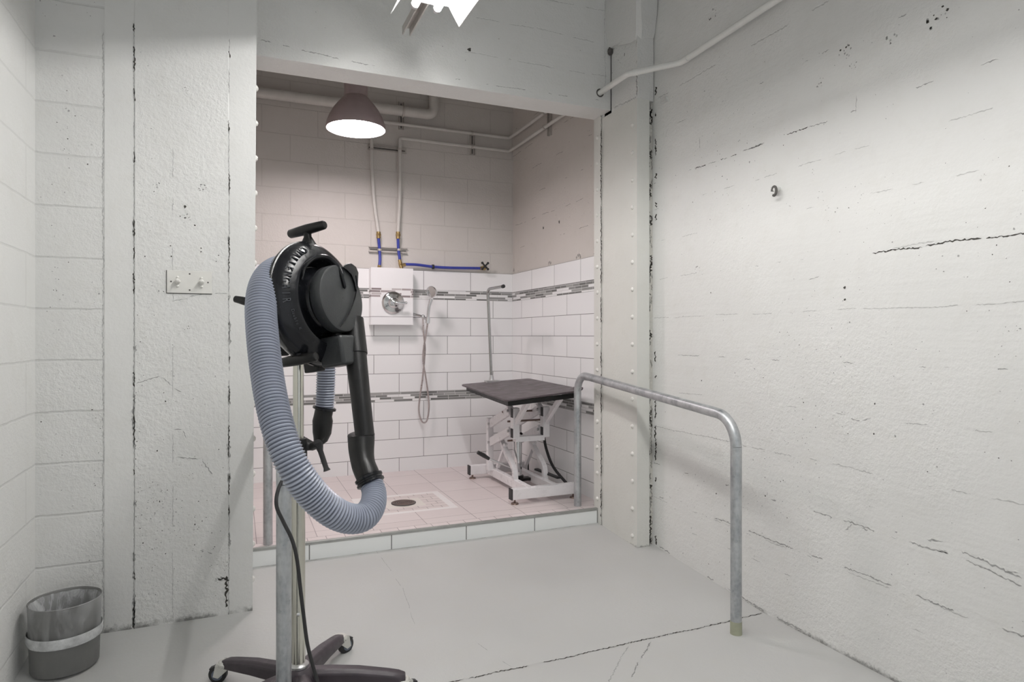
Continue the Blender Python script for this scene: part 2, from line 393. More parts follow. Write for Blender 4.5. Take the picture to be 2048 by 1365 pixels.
def box_tile():
    m = NT('white_box_tile', .18); X = m.xyz(); x, z = X[0], X[2]
    row = m.n('ShaderNodeTexBrick'); row.offset = .4; row.squash = 1.5; row.squash_frequency = 2
    m.put(row.inputs['Vector'], m.vec(x, m.mth('SUBTRACT', z, .303))); row.inputs['Scale'].default_value = 1
    row.inputs['Color1'].default_value = (0,0,0,1); row.inputs['Color2'].default_value = (1,1,1,1); row.inputs['Mortar'].default_value = (.7,.7,.7,1)
    row.inputs['Mortar Size'].default_value = .0016; row.inputs['Mortar Smooth'].default_value = 0; row.inputs['Brick Width'].default_value = .08; row.inputs['Row Height'].default_value = .0187
    cr = m.n('ShaderNodeValToRGB'); cr.color_ramp.interpolation = 'CONSTANT'; e = cr.color_ramp.elements
    e[0].color = (.24,.20,.20,1); e[1].position = .3; e[1].color = (.83,.82,.82,1)
    for p, c in ((.5,(.36,.31,.31,1)),(.68,(.84,.83,.83,1)),(.85,(.5,.46,.46,1))): q = e.new(p); q.color = c
    m.put(cr.inputs[0], row.outputs['Color'])
    band = m.mth('MULTIPLY', m.mth('GREATER_THAN', z, .303), m.mth('LESS_THAN', z, .375))
    grout = m.rng(m.mth('ABSOLUTE', m.mth('SUBTRACT', z, .150)), .0022, .0018)
    c = m.mix(band, (.86,.86,.87), cr.outputs[0]); m.col(m.mix(grout, c, (.22,.21,.21))); return m.m
M_tile_box = box_tile()
def floor_tile():
    m = NT('pink_beige_floor_tile', .32); X = m.xyz(); x, y = X[0], X[1]
    b1 = m.brick(m.vec(m.mth('SUBTRACT', x, .40-.3075*10), m.mth('SUBTRACT', y, 4.085-.3075*20)), .3075, .3075, .0020, 0.0, (.66,.58,.57,1), (.72,.645,.635,1), 0)
    b2 = m.brick(m.vec(m.mth('SUBTRACT', x, .05), m.mth('SUBTRACT', y, 3.58-.09*20)), .0985, .09, .0020, 0.0, (.68,.60,.59,1), (.74,.66,.65,1), 0)
    strip = m.mth('LESS_THAN', y, 3.672)
    c = m.mix(strip, m.mix(b1.outputs['Fac'], b1.outputs['Color'], (.25,.20,.20)), m.mix(b2.outputs['Fac'], b2.outputs['Color'], (.25,.20,.20)))
    cx, cy = 1.0, 4.19
    def rect(hx, hy):
        return m.mth('MULTIPLY', m.mth('LESS_THAN', m.mth('ABSOLUTE', m.mth('SUBTRACT', x, cx)), hx), m.mth('LESS_THAN', m.mth('ABSOLUTE', m.mth('SUBTRACT', y, cy)), hy))
    b3 = m.brick(m.vec(m.mth('SUBTRACT', x, .02), m.mth('SUBTRACT', y, .01)), .095, .062, .0022, .5, (.66,.58,.56,1), (.73,.65,.63,1), 0)
    c = m.mix(rect(.298,.238), c, (.82,.79,.78)); c = m.mix(rect(.252,.196), c, m.mix(b3.outputs['Fac'], b3.outputs['Color'], (.26,.21,.20)))
    c = m.mix(rect(.125,.105), c, (.74,.70,.64))
    c = m.mix(m.mth('MULTIPLY', m.rng(m.noise(4, 5), .45, .7), .15), c, (.8,.7,.68))
    st = m.noise(6, 4, .6, m.mapv((1,9,1)))
    c = m.mix(m.mth('MULTIPLY', m.rng(st, .45, .65), .12), c, (.55,.46,.45))
    m.col(c); m.nrm(m.bump(m.noise(40, 3), .001, .2)); return m.m
M_ftile = floor_tile()
def curb_tile():
    m = NT('curb_tile', .2); X = m.xyz()
    d = m.mth('ABSOLUTE', m.mth('SUBTRACT', m.mth('FRACT', m.mth('DIVIDE', m.mth('SUBTRACT', X[0], .785), .436)), .5))
    j = m.mth('GREATER_THAN', d, .5-.0065)
    m.col(m.mix(j, (.82,.84,.83), (.16,.16,.155))); m.nrm(m.bump(m.noise(8,2), .001, .3)); return m.m
M_curb = curb_tile()
M_trim = plain('grey_metal_edge_trim', (.36,.37,.35), .35, .6)
def galv():
    m = NT('galvanized_steel', .38, .85)
    f = m.noise(18, 6, .7, m.mapv((1,1,.35))); v = m.voro(60)
    c = m.mix(m.rng(f, .35, .65), (.30,.32,.34), (.55,.57,.58))
    c = m.mix(m.mth('MULTIPLY', m.rng(v.outputs['Distance'], .2, .7), .2), c, (.7,.72,.73))
    c = m.mix(m.mth('MULTIPLY', m.rng(m.noise(40,4,.6), .62, .7), .4), c, (.20,.22,.24))
    m.col(c); m.put(m.b.inputs['Roughness'], m.rng(f, .3, .7, .30, .55)); return m.m
M_galv = galv()
M_chrome = plain('polished_chrome', (.72,.73,.74), .08, 1.0, .03)
M_polepl = plain('nickel_plated_pole', (.62,.61,.54), .16, 1.0, .05)
M_dkchrome = plain('dull_chrome', (.42,.42,.41), .16, 1.0, .06)
M_steel = plain('brushed_steel', (.55,.55,.55), .35, .9)
M_blackgl = plain('glossy_black_plastic', (.006,.0065,.008), .20, 0, .2, 30, .05, 90, .32)
M_blackmt = plain('matte_black_plastic', (.006,.006,.006), .38, 0, .2, 20, .15, 220, .3)
M_greyblk = plain('charcoal_cap_plastic', (.027,.029,.030), .42, 0, .1, 12, .2, 260, .35)
M_basebk = plain('purple_black_nylon', (.030,.022,.028), .45, 0, .15, 15, .2, 200)
M_rubber = plain('black_rubber', (.015,.015,.016), .6)
M_wheel = plain('blue_grey_wheel', (.10,.12,.16), .4)
M_hose = plain('blue_grey_ribbed_hose', (.20,.22,.28), .32, 0, .05, 5, spec=.6)
_h = NT('ribbed_hose_groove_shade', .32, 0, .6); _g = _h.n('ShaderNodeNewGeometry')
_h.col(_h.mix(_h.rng(_g.outputs['Pointiness'], .44, .53), (.05,.056,.08), (.34,.37,.45))); M_hose = _h.m  # groove shade painted into the colour: dark valleys, light ridges
M_white_p = plain('white_powder_coat', (.80,.78,.79), .3, 0, .03)
M_pipe = plain('painted_pipe', (.60,.585,.55), .45, 0, .05)
M_pipe_w = plain('white_painted_conduit', (.74,.74,.71), .4, 0, .04)
M_strut = plain('painted_strut_channel', (.50,.47,.44), .45, .3, .1)
M_slot = plain('dark_slot', (.07,.065,.06), .7)
M_brass = plain('tarnished_brass', (.42,.30,.13), .3, .9)
M_blue = plain('blue_flexible_tubing', (.03,.045,.32), .35)
M_shade = plain('mauve_brown_shade', (.36,.285,.285), .45, .1, .06)
M_shade_in = plain('white_shade_lining', (.9,.88,.88), .5, 0, .02)
M_refl = plain('white_reflector', (.88,.88,.86), .4, 0, .02)
M_rail_in = plain('rivet_paint', (.72,.71,.67), .4, 0, .05)
M_mat = plain('dark_rubber_mat', (.060,.045,.050), .42, 0, .12, 6, .3, 160)
M_bin = plain('grey_bin_plastic', (.155,.155,.15), .45, 0, .08, 9, .15, 120)
M_shose = plain('braided_shower_hose', (.50,.44,.43), .3, .8)
M_castmetal = plain('caster_zinc', (.62,.62,.58), .3, .6)
M_drain = plain('tarnished_drain_metal', (.20,.14,.12), .4, .8)
M_yel = plain('yellowed_paint_patch', (.34,.35,.25), .5)
M_redtag = plain('dark_red_tag', (.22,.03,.04), .5)
def bag(lo=.10, hi=.62):
    m = NT('clear_bin_liner', .25); m.col((.86,.87,.88))
    f = m.noise(14, 5, .65, m.mapv((1,1,.25)), 1.2)
    m.put(m.b.inputs['Alpha'], m.rng(f, .42, .66, lo, hi)); m.nrm(m.bump(f, .01, .9)); return m.m
M_bag = bag()
M_bag3 = bag(.02, .26)
M_bag2 = plain('gathered_bin_liner', (.55,.56,.56), .3, 0, .25, 30, .8, 60)

# ------------------------------------------------------------------ room shell
ZC = 2.5; Y0 = -1.6
b = MB(); b.poly([(-.9,Y0,-1.27),(2.4,Y0,-1.27),(2.4,2.286,-1.27),(-.9,2.286,-1.27)]); b.poly([(-.9,2.286,-1.27),(2.4,2.286,-1.27),(2.4,3.6,-1.18),(-.9,3.6,-1.18)])
bmesh.ops.remove_doubles(b.bm, verts=b.bm.verts, dist=1e-4)
decorate(struct('floor', b, M_floor), 'grey_painted_floor', lambda x, y: -1.27 if y < 2.286 else -1.27+.09*(y-2.286)/1.314, 1)
decorate(struct('wall_right', MB().box((XR,Y0,-1.35),(XR+.2,5.4,ZC)), M_right), 'painted_board_concrete', XR, -1, [(1.0,3.1,-1.2,1.4,700),(1.0,2.2,-.4,.6,200)])
struct('wall_left', MB().box((XL-.2,Y0,-1.35),(XL,3.2,ZC)), M_left)
decorate(struct('wall_block_infill', MB().box((XL-.05,3.092,-1.35),(-.498,3.6,ZC)), M_cmu_strip), 'painted_block_strip', 3.092, -1, [(-.72,-.51,-1.2,1.4,160)])
b = MB(); b.hexa([(-.5,3.09,-1.35),(.060,3.09,-1.35),(.060,3.61,-1.35),(-.5,3.61,-1.35)], [(-.5,3.09,ZC),(.086,3.09,ZC),(.086,3.61,ZC),(-.5,3.61,ZC)])
pier = struct('wall_pier', b, M_pier); decorate(pier, 'painted_pier_concrete', 3.09, -1, [(-.39,-.04,-1.2,.6,160),(-.39,-.04,-1.2,-.5,160),(-.39,-.30,-1.2,1.2,60)])
hd = struct('wall_header', MB().box((.05,3.43,1.38),(2.14,3.62,ZC)), M_header); decorate(hd, 'painted_header_concrete', 3.43, -1, [(.2,2.05,1.4,2.4,60)])
struct('ceiling', MB().box((-1.0,Y0,ZC),(2.45,5.5,ZC+.15)), M_ceil)
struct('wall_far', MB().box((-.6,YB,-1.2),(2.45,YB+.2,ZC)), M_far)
# column : steel plate, flange, concrete above
b = MB(); b.box((2.10,3.14,-1.3),(2.185,3.60,1.36)); b.box((2.096,3.53,-1.3),(2.185,3.618,1.385))
decorate(struct('trim_column', b, M_col), 'painted_steel_column', 2.0955, -1, [(3.15,3.6,-1.15,1.3,12)])
b = MB(); b.box((2.104,3.143,1.355),(2.215,3.5,1.80)); b.box((2.104,3.42,1.30),(2.20,3.62,1.85))
decorate(struct('trim_column_concrete', b, M_colc), 'painted_column_concrete', 2.104, -1, [(3.15,3.42,1.36,1.75,60)])
b = MB()   # rough haunch at the column head
zs = [1.70,1.74,1.79,1.86,1.95,2.1,2.3,ZC]; R = []; rn = random.Random(3)
for k, z in enumerate(zs):
    g = min(1, k/4)**.7; x0 = 2.100-.035*g; y0 = 3.142-.05*g; r = []
    for (x, y) in ((x0,3.5),(x0,3.35),(x0,3.2),(x0+.004,y0+.015),(x0+.03,y0),(2.17,y0+.005),(2.215,y0+.01),(2.215,3.5)):
        r.append(b.bm.verts.new((x+rn.uniform(-.004,.004), y+rn.uniform(-.004,.004), z+(.05 if y > 3.3 else 0)*(k == 0)+rn.uniform(-.008,.008)*(k < 4))))
    R.append(r)
b.skin(R)
struct('trim_column_head', b, M_colc, smooth=True)
struct('trim_column_cavity', MB().ball((2.092,3.415,1.735), .026, sc=(.6,.8,1)), M_slot)
decorate(struct('trim_column_seam', MB().box((2.183,3.16,-1.3),(2.225,3.4,1.80)), M_rust), 'rough_seam_concrete', 3.16, -1)
# alcove
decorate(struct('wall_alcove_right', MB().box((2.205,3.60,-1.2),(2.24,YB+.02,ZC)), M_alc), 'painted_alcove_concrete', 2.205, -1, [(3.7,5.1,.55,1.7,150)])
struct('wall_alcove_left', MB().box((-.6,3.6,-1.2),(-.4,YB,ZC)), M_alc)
struct('floor_shower', MB().box((-.4,3.585,-1.25),(2.22,YB+.02,-1.095)), M_ftile)
struct('tile_wall_far', MB().box((-.4,YB-.012,-1.1),(2.2,YB+.01,.534)), M_tile_far)
struct('tile_wall_alcove_right', MB().box((2.193,3.615,-1.1),(2.21,YB-.012,.534)), M_tile_side)
struct('trim_curb', MB().box((-.1,3.572,-1.25),(2.098,3.59,-1.103)), M_curb)
struct('trim_curb_edge', MB().box((-.1,3.569,-1.1035),(2.098,3.592,-1.088)), M_trim, bevel=.002)
# mixing valve box
struct('wall_valve_box', MB().box((.959,5.094,.086),(1.294,YB-.012,.536)), M_tile_box, bevel=.002)

# rivets: one each
def rivet(c, ax, r, par, nm='rivet'):
    m = MB(); m.lathe([(0,r),(r*.3,r*.95),(r*.6,r*.72),(r*.8,r*.4),(r*.85,0)], c, ax, 14)
    return m
def rivets(host, pts, ax, r, label, grp):
    proto = None
    for p in pts:
        if proto is None:
            proto = obj('rivet', rivet((0,0,0), ax, r, None), M_rail_in, None); proto.location = p; o = proto
        else:
            o = proto.copy(); C.objects.link(o); o.location = p
        tag(o, label, 'rivet', grp)
rivets(None, [(2.0965, 3.575, -1.03+.163*i) for i in range(15)], (-1,0,0), .013, 'painted round rivet head on the narrow inner flange strip of the steel column', 'rivets on the column flange strip')
rivets(None, [(2.1005, 3.185, -1.155+.158*i) for i in range(16)], (-1,0,0), .013, 'painted round rivet head along the front edge of the steel column plate', 'rivets on the column plate edge')
for i in range(15):
    z = -1.13+.163*i; x = .0602+.026*(z+1.35)/3.85
    if i == 0: rp = obj('rivet', rivet((0,0,0), (1,0,0), .015, None), M_rail_in); o = rp
    else: o = rp.copy(); C.objects.link(o)
    o.location = (x, 3.25, z); tag(o, 'painted round rivet head on the inner edge of the left concrete pier', 'rivet', 'rivets on the left pier')

# ------------------------------------------------------------------ handrails
def handrail(pn, pf, zt_n, zt_f, zb_n, zb_f, label):
    r = .0235; t = thing('handrail', (pn[0], pn[1], zb_n), label, 'handrail', 'bent pipe handrails of the ramp')
    A = Vector((pn[0],pn[1],zb_n)); B = Vector((pn[0],pn[1],zt_n)); D = Vector((pf[0],pf[1],zt_f)); E = Vector((pf[0],pf[1],zb_f))
    def corner(p, q, s, rad, n=10):
        a = (p-q).normalized(); c = (s-q).normalized(); ang = a.angle(c); d = rad/math.tan(ang/2)
        P0 = q+a*d; P1 = q+c*d; cen = q+(a+c).normalized()*(rad/math.sin(ang/2)); out = []
        for i in range(n+1):
            v = (P0-cen).normalized().slerp((P1-cen).normalized(), i/n)*rad; out.append(cen+v)
        return out
    c1 = corner(A, B, D, .13); c2 = corner(B, D, E, .11)
    obj('rail', MB().tube(c1+c2, r, 24, False), M_galv, t)
    obj('post', MB().tube([A, A+Vector((0,0,.3)), c1[0]], r, 24), M_galv, t)
    obj('post', MB().tube([c2[-1], E+Vector((0,0,.3)), E], r, 24), M_galv, t)
    if True:
        obj('floor_collar', MB().cyl(A+Vector((0,0,.0)), A+Vector((0,0,.055)), r+.0012, n=24), M_yel, t)['label'] = 'yellowed paint at the foot of the post'
    return t
handrail((1.957,2.18), (2.018,3.693), -.352, -.245, -1.27, -1.095, 'bent galvanized pipe handrail running beside the board-marked right wall, casting a shadow on it')
handrail((.136,2.19), (.147,3.64), -.352, -.245, -1.27, -1.095, 'galvanized pipe handrail behind the ribbed dryer hose, beside the left concrete pier')

# ------------------------------------------------------------------ fluorescent fixture
fx, fz, fy0, fy1 = .795, 1.50, .42, 2.90
t = thing('fluorescent_light', (fx, (fy0+fy1)/2, fz), 'open two-tube fluorescent strip light with white flared reflector hung near the ceiling beam', 'ceiling light')
b = MB()
prof = [(-.163,1.447),(-.112,1.535),(.112,1.535),(.163,1.447)]
pi = [(-.160,1.447),(-.110,1.531),(.110,1.531),(.160,1.447)]
for q0, q1, r0, r1 in zip(prof, prof[1:], pi, pi[1:]):
    b.hexa([(fx+r0[0],fy0,r0[1]),(fx+r1[0],fy0,r1[1]),(fx+r1[0],fy1,r1[1]),(fx+r0[0],fy1,r0[1])],
           [(fx+q0[0],fy0,q0[1]),(fx+q1[0],fy0,q1[1]),(fx+q1[0],fy1,q1[1]),(fx+q0[0],fy1,q0[1])])
obj('reflector', b, M_refl, t, False)
obj('ballast_cover', MB().box((fx-.03,fy0,1.510),(fx+.03,fy1-.03,1.5305)), M_refl, t, False)
M_tube = emit('lit_fluorescent_tube', (1.0,.985,.97), 112.0); M_tube_dim = emit('dim_fluorescent_tube', (1.0,.985,.96), 18.0)
for dx in (-.052, .052):
    o = obj('tube', MB().cyl((fx+dx,fy0+.02,1.507),(fx+dx,fy1-.015,1.507), .017, n=16), M_tube if dx > 0 else M_tube_dim, t)
    o2 = obj('tube_cap', MB().cyl((fx+dx,fy1-.015,1.507),(fx+dx,fy1+.004,1.507), .0185, n=16), M_steel, o)
b = MB()
for dx in (-.019, .019): b.box((fx+dx-.003,.2,1.537),(fx+dx+.003,3.27,1.578))
b.box((fx-.019,.2,1.573),(fx+.019,3.27,1.578))
tag(obj('strut_channel', b, M_strut, None, False, base=(fx,1.7,1.537)), 'slotted metal strut channel above the fluorescent light', 'channel')

# ------------------------------------------------------------------ pendant lamp in alcove
lp = atS(712, 250, 4.2); lx, ly, lz = lp.x, lp.y, 1.335
t = thing('pendant_lamp', (lx,ly,lz), 'mauve-brown bell-shaped pendant lamp glowing over the tiled washing bay', 'lamp')
outer = [(0,.189),(.012,.1885),(.04,.183),(.08,.168),(.12,.146),(.155,.121),(.185,.095),(.205,.078),(.212,.070)]
inner = [(.212,.066),(.205,.074),(.185,.091),(.155,.117),(.12,.142),(.08,.164),(.04,.179),(.012,.1845),(0,.185)]
obj('lamp_shade', MB().lathe(outer+[(.213,.001)], (lx,ly,lz), cap=False), M_shade, t)
obj('shade_lining', MB().lathe(inner, (lx,ly,lz-.0006), cap=False), M_shade_in, t)
obj('socket_housing', MB().cyl((lx,ly,lz+.20),(lx,ly,lz+.45), .074, n=32), M_shade, t)
obj('stem', MB().cyl((lx,ly,lz+.45),(lx,ly,ZC), .012), M_shade, t)
M_bulb = emit('lit_lamp_diffuser', (1.0,.88,.89), 66.0)
obj('diffuser', MB().lathe([(.028,.001),(.028,.165),(.034,.172),(.04,.165),(.042,.001)], (lx,ly,lz)), M_bulb, t)

# ------------------------------------------------------------------ pipes
YW = YB
def bwp(px, py, off): return onY(px, py, YB-off)
def elbowed(pts, rad=.03, n=6):
    out = [Vector(pts[0])]
    for p, q, s in zip(pts, pts[1:], pts[2:]):
        p, q, s = Vector(p), Vector(q), Vector(s); a = (p-q).normalized(); c = (s-q).normalized()
        P0 = q+a*rad; P1 = q+c*rad
        for i in range(n+1):
            f = i/n; out.append(P0*(1-f)**2+q*2*f*(1-f)+P1*f*f)
    out.append(Vector(pts[-1])); return out
yb = YB-.07
o = obj('drain_pipe', MB().tube(elbowed([(-.4,yb,1.79),(1.476,yb,1.80),(1.476,yb,ZC)], .07, 8), .040, 20), M_pipe, None, base=(.5,yb,1.79)); tag(o, 'thick painted pipe with a rounded elbow turning up, high on the block wall', 'pipe')
yb = YB-.045
pt1 = [bwp(757,466,.045), bwp(748,400,.045), bwp(745,300,.045)]; z1, z2 = 1.70, 1.588
pA = [pt1[0], pt1[1], Vector((.975,yb,1.40)), Vector((.975,yb,z1)), Vector((2.155,yb,z1)), Vector((2.155,3.5,z1))]
pts = catmull(pA[:3], 6)[:-1]+elbowed(pA[2:], .03)
o = obj('water_pipe', MB().tube(pts, .0135, 14), M_pipe, None, base=(.98,yb,.80)); tag(o, 'thin painted water pipe, upper of the pair turning the corner of the washing bay', 'pipe', 'water pipes')
q0 = bwp(796,470,.045); q1 = bwp(800,380,.045)
pB = [q0, q1, Vector((1.20,yb,1.40)), Vector((1.20,yb,z2)), Vector((2.155,yb,z2)), Vector((2.155,3.5,z2))]
pts = catmull(pB[:3], 6)[:-1]+elbowed(pB[2:], .022)
o = obj('water_pipe', MB().tube(pts, .0135, 14), M_pipe, None, base=(1.2,yb,.80)); tag(o, 'thin painted water pipe, lower of the pair turning the corner of the washing bay', 'pipe', 'water pipes')
# struts on walls
def strut(c, d, L, label, w=.038, side=(0,-1,0)):
    c = Vector(c); d = Vector(d); s = Vector(side); x = d.cross(s).normalized()
    t = thing('pipe_bracket', c, label, 'bracket', 'slotted pipe brackets')
    b = MB(); a0 = c-d*(L/2); a1 = c+d*(L/2)
    b.bar(a0+s*.002, a1+s*.002, .003 if False else w, .003, up=tuple(s))
    for k in (-1, 1): b.bar(a0+x*(k*w/2)+s*.011, a1+x*(k*w/2)+s*.011, .005, .022, up=tuple(s))
    obj('channel', b, M_strut, t, False)
    obj('slot', MB().bar(a0+d*.01+s*.0045, a1-d*.01+s*.0045, w*.22, .001, up=tuple(s)), M_slot, t, False)
    return t
def clip(t, c, r=.019, ax=(1,0,0)):
    obj('pipe_clip', MB().cyl(Vector(c)-Vector(ax)*.008, Vector(c)+Vector(ax)*.008, r, n=16), M_strut, t)
t = strut(bwp(944,288,0), (0,0,1), .19, 'upright slotted bracket holding both thin pipes on the block wall'); c = bwp(944,288,.045); clip(t, (c.x,yb,z1)); clip(t, (c.x,yb,z2))
t = strut((2.205,4.46,1.64), (0,0,1), .22, 'upright slotted bracket holding both thin pipes on the side wall of the bay', side=(-1,0,0)); clip(t, (2.155,4.46,z1), ax=(0,1,0)); clip(t, (2.155,4.46,z2), ax=(0,1,0))
c = bwp(802,225,0); t = strut((c.x,YB,1.78), (0,0,1), .22, 'upright slotted bracket under the thick drain pipe'); clip(t, (c.x,YB-.07,1.795), .045)
t = strut(bwp(774,299,0), (1,0,0), .31, 'level slotted bracket holding the two pipes just below the lamp'); clip(t, (.977,yb,bwp(745,299,.045).z), .018, (0,0,1)); clip(t, (1.2,yb,bwp(803,299,.045).z), .018, (0,0,1))
t = strut(bwp(776,501,0), (1,0,0), .31, 'level slotted bracket holding the two blue tubes above the valve box')
for px in (759, 798): c = bwp(px,500,.04); clip(t, c, .017, (0,0,1))
def blue(name, pts, label, ends):
    t = thing('supply_tube', pts[-1], label, 'tube', 'blue supply tubes')
    obj('tubing', MB().tube(catmull(pts, 8), .0115, 14), M_blue, t)
    for p, q, r in ends: obj('brass_fitting', MB().cyl(p, q, r, n=14).cyl(Vector(p).lerp(Vector(q),.3), Vector(p).lerp(Vector(q),.6), r*1.2, n=6), M_brass, t)
    return t
z0 = bwp(757,464,.045)
blue('a', [bwp(757,475,.045), bwp(759,500,.042), bwp(760,520,.05), bwp(758,537,.06)], 'short blue tube, left of the two dropping into the tiled valve box', [(bwp(757,464,.045), bwp(757,477,.045), .017), (bwp(758.5,531,.058), bwp(758,538,.06), .013)])
blue('b', [bwp(796,478,.045), bwp(797,500,.042), bwp(800,522,.05)], 'short blue tube, right of the two dropping into the tiled valve box', [(bwp(796,464,.045), bwp(796,478,.045), .017), (bwp(799,520,.05), bwp(803,538,.06), .014), (bwp(801,531,.055), bwp(809,531,.055), .012)])
blue('c', [bwp(808,529,.05), bwp(835,530,.04), bwp(866,534,.035), bwp(900,536,.035), bwp(962,537,.04)], 'long blue tube running level above the tiles to a stop valve', [(bwp(806,530,.05), bwp(811,530,.05), .014), (bwp(960,537,.04), bwp(965,537,.04), .014)])
c = bwp(866,534,0); t = thing('tube_clamp', c, 'small dark clamp holding the blue tube on the block wall', 'clamp'); obj('clamp_ring', MB().cyl(bwp(864,534,.036), bwp(868,534,.036), .019, n=14), M_rubber, t)
c = bwp(968,536,.04); t = thing('stop_valve', c, 'small brass stop valve with a dark cross handle at the end of the blue tube', 'valve')
obj('valve_body', MB().cyl(c, (c.x,YB,c.z), .013).ball(c, .022), M_brass, t)
h = c+Vector((0,-.028,.012)); b = MB().cyl(c, h, .007)
for a in (45, 135): d = Vector((math.cos(math.radians(a)),0,math.sin(math.radians(a))))*.036; b.cyl(h-d, h+d, .007, n=10); b.ball(h-d, .011).ball(h+d, .011)
obj('cross_handle', b, M_rubber, t)
# conduit across header/column to right wall
c0 = onY(1200,186,3.43); c1 = onY(1255,148,3.05); c2 = onX(1362,125,2.17); c3 = onX(1560,-5,2.17); c4 = c3+(c3-c2)*.6
cp = elbowed([c0+Vector((0,.01,0)), c1, c2, c3, c4], .018)
t = thing('conduit_pipe', c0, 'white painted conduit coming out of the beam and climbing along the right wall', 'pipe')
obj('pipe_run', MB().tube(cp, .0165, 18), M_pipe_w, t)
for p, q in ((c1, c2), (c2, c3)):
    d = (q-p).normalized(); obj('coupling', MB().cyl(p+d*.03, p+d*.06, .0185, n=18), M_pipe_w, t)
obj('wall_hole', MB().cyl((c0.x,3.4292,c0.z),(c0.x,3.431,c0.z), .026), M_slot, t)
# anchor bolt + small plate on right wall
c = onX(1558,378,XR); t = thing('wall_anchor', c, 'rusty broken anchor eye stuck in the right concrete wall', 'anchor')
obj('shank', MB().cyl(c, c+Vector((-.03,0,0)), .011), M_pipe_w, t); obj('eye', MB().tube([c+Vector((-.028, .012*math.cos(a), -.012+.02*math.sin(a))) for a in [i*PI/6 for i in range(11)]], .006, 8), M_slot, t)
c = onX(1330,202,XR); t = thing('bracket_stub', c, 'small painted metal stub on the right wall beside the column', 'bracket'); obj('stub_plate', MB().box((XR-.018,c.y-.03,c.z-.012),(XR+.002,c.y+.02,c.z+.014)), M_colc, t, False, .002)
# switch plate
p0 = onY(334,586,3.09); p1 = onY(424,545,3.09); cx = (p0.x+p1.x)/2; z0, z1_ = p0.z, p0.z+.0955
t = thing('switch_plate', (cx,3.09,z0), 'painted-over rectangular metal plate with two small round studs on the pier', 'switch plate')
obj('plate', MB().box((p0.x,3.084,z0),(p1.x,3.091,z1_)), M_rail_in, t, False, .001)
obj('shadow_gap', MB().box((p0.x-.003,3.0885,z0-.003),(p1.x,3.0905,z1_)), M_slot, t, False)
for f in (.235, .765):
    x = p0.x+(p1.x-p0.x)*f; zc = (z0+z1_)/2
    obj('stud', MB().cyl((x,3.084,zc),(x,3.066,zc+.004), .011, .009, n=16).ball((x,3.064,zc+.003), .0095).ball((x,3.082,zc+.018), .006).ball((x,3.082,zc-.019), .006), M_rail_in, t)
for f, g in ((.09,.5),(.91,.5),(.5,.14),(.5,.86)):
    x = p0.x+(p1.x-p0.x)*f; z = z0+(z1_-z0)*g; obj('screw', MB().cyl((x,3.0845,z),(x,3.0832,z), .0035, n=10), M_slot, t)

# ------------------------------------------------------------------ shower fittings
c = onY(786,606,5.094); t = thing('shower_valve', c, 'round chrome shower mixer dial with lever on the tiled box', 'valve')
obj('escutcheon', MB().lathe([(0,.088),(.004,.090),(.010,.086),(.016,.070),(.020,.050),(.024,.040)], c, (0,-1,0)), M_chrome, t)
obj('dial', MB().lathe([(.02,.045),(.04,.042),(.046,.036),(.05,.018),(.056,.014),(.060,0)], c, (0,-1,0), 32), M_chrome, t)
obj('lever', MB().tube([c+Vector((.01,-.048,0)), c+Vector((.05,-.058,-.004)), c+Vector((.088,-.06,-.002))], [.012,.009,.011], 12).ball(c+Vector((.09,-.06,-.002)), .0115), M_chrome, t)
ws = YB-.09
t = thing('hand_shower', onY(846,635,ws), 'chrome hand shower in a wall holder with a long hanging hose', 'shower head')
a0 = Vector((1.294, 5.14, onY(827,628,5.14).z)); a1 = onY(846,634,5.08); a2 = onY(855,640,5.05)
obj('outlet_arm', MB().tube(elbowed([a0, a0.lerp(a1,.7), a1, a2], .02), .0115, 14).ball(a1, .018), M_chrome, t)
obj('holder', MB().cyl(a2+Vector((0,0,-.028)), a2+Vector((.006,0,.022)), .019, .017), M_chrome, t)
h0 = a2+Vector((0,0,-.03)); h1 = onY(858,615,5.04); h2 = onY(863,598,5.03)
obj('handle', MB().tube(catmull([h0, a2+Vector((.004,0,.02)), h1, h2], 5), [.010+.0003*i for i in range(16)], 14), M_chrome, t)
hc = onY(863.5,584,5.02); ax = Vector((-.75,-.6,-.25)).normalized()
obj('spray_head', MB().lathe([(-.030,.012),(-.022,.030),(-.008,.044),(.004,.048),(.012,.045),(.014,.040),(.012,0)], hc, ax, 28), M_chrome, t)
hb = onY(848,846,5.12)
s1 = [a1+Vector((0,0,-.012)), onY(847,665,5.07), onY(850,700,5.09), onY(846,750,5.11), onY(838,812,5.13), hb+Vector((-.027,0,.03)), hb, hb+Vector((.028,0,.03)), onY(858,810,5.11), onY(853,765,5.09), onY(846,715,5.08), onY(852,670,5.06), h0]
obj('hose', MB().tube(catmull(s1, 8), .0068, 10), M_shose, t)
# floor drain
c = Vector((1.0,4.19,-1.0945)); t = thing('floor_drain', c, 'round tarnished metal drain grate in the tiled shower floor', 'drain')
obj('drain_plate', MB().lathe([(0,.001),(0,.080),(.004,.080),(.005,.074),(.002,.070),(.002,.001)], c), M_slot, t)
b = MB()
for r in (.012,.024,.036,.048,.060,.070): b.lathe([(.002,r-.0035),(.006,r-.003),(.006,r+.003),(.002,r+.0035),(.002,r-.0035)], c, n=32)
obj('grate', b, M_drain, t)
obj('frame_pin', MB().cyl(c, c+Vector((0,0,.008)), .008), M_drain, t)

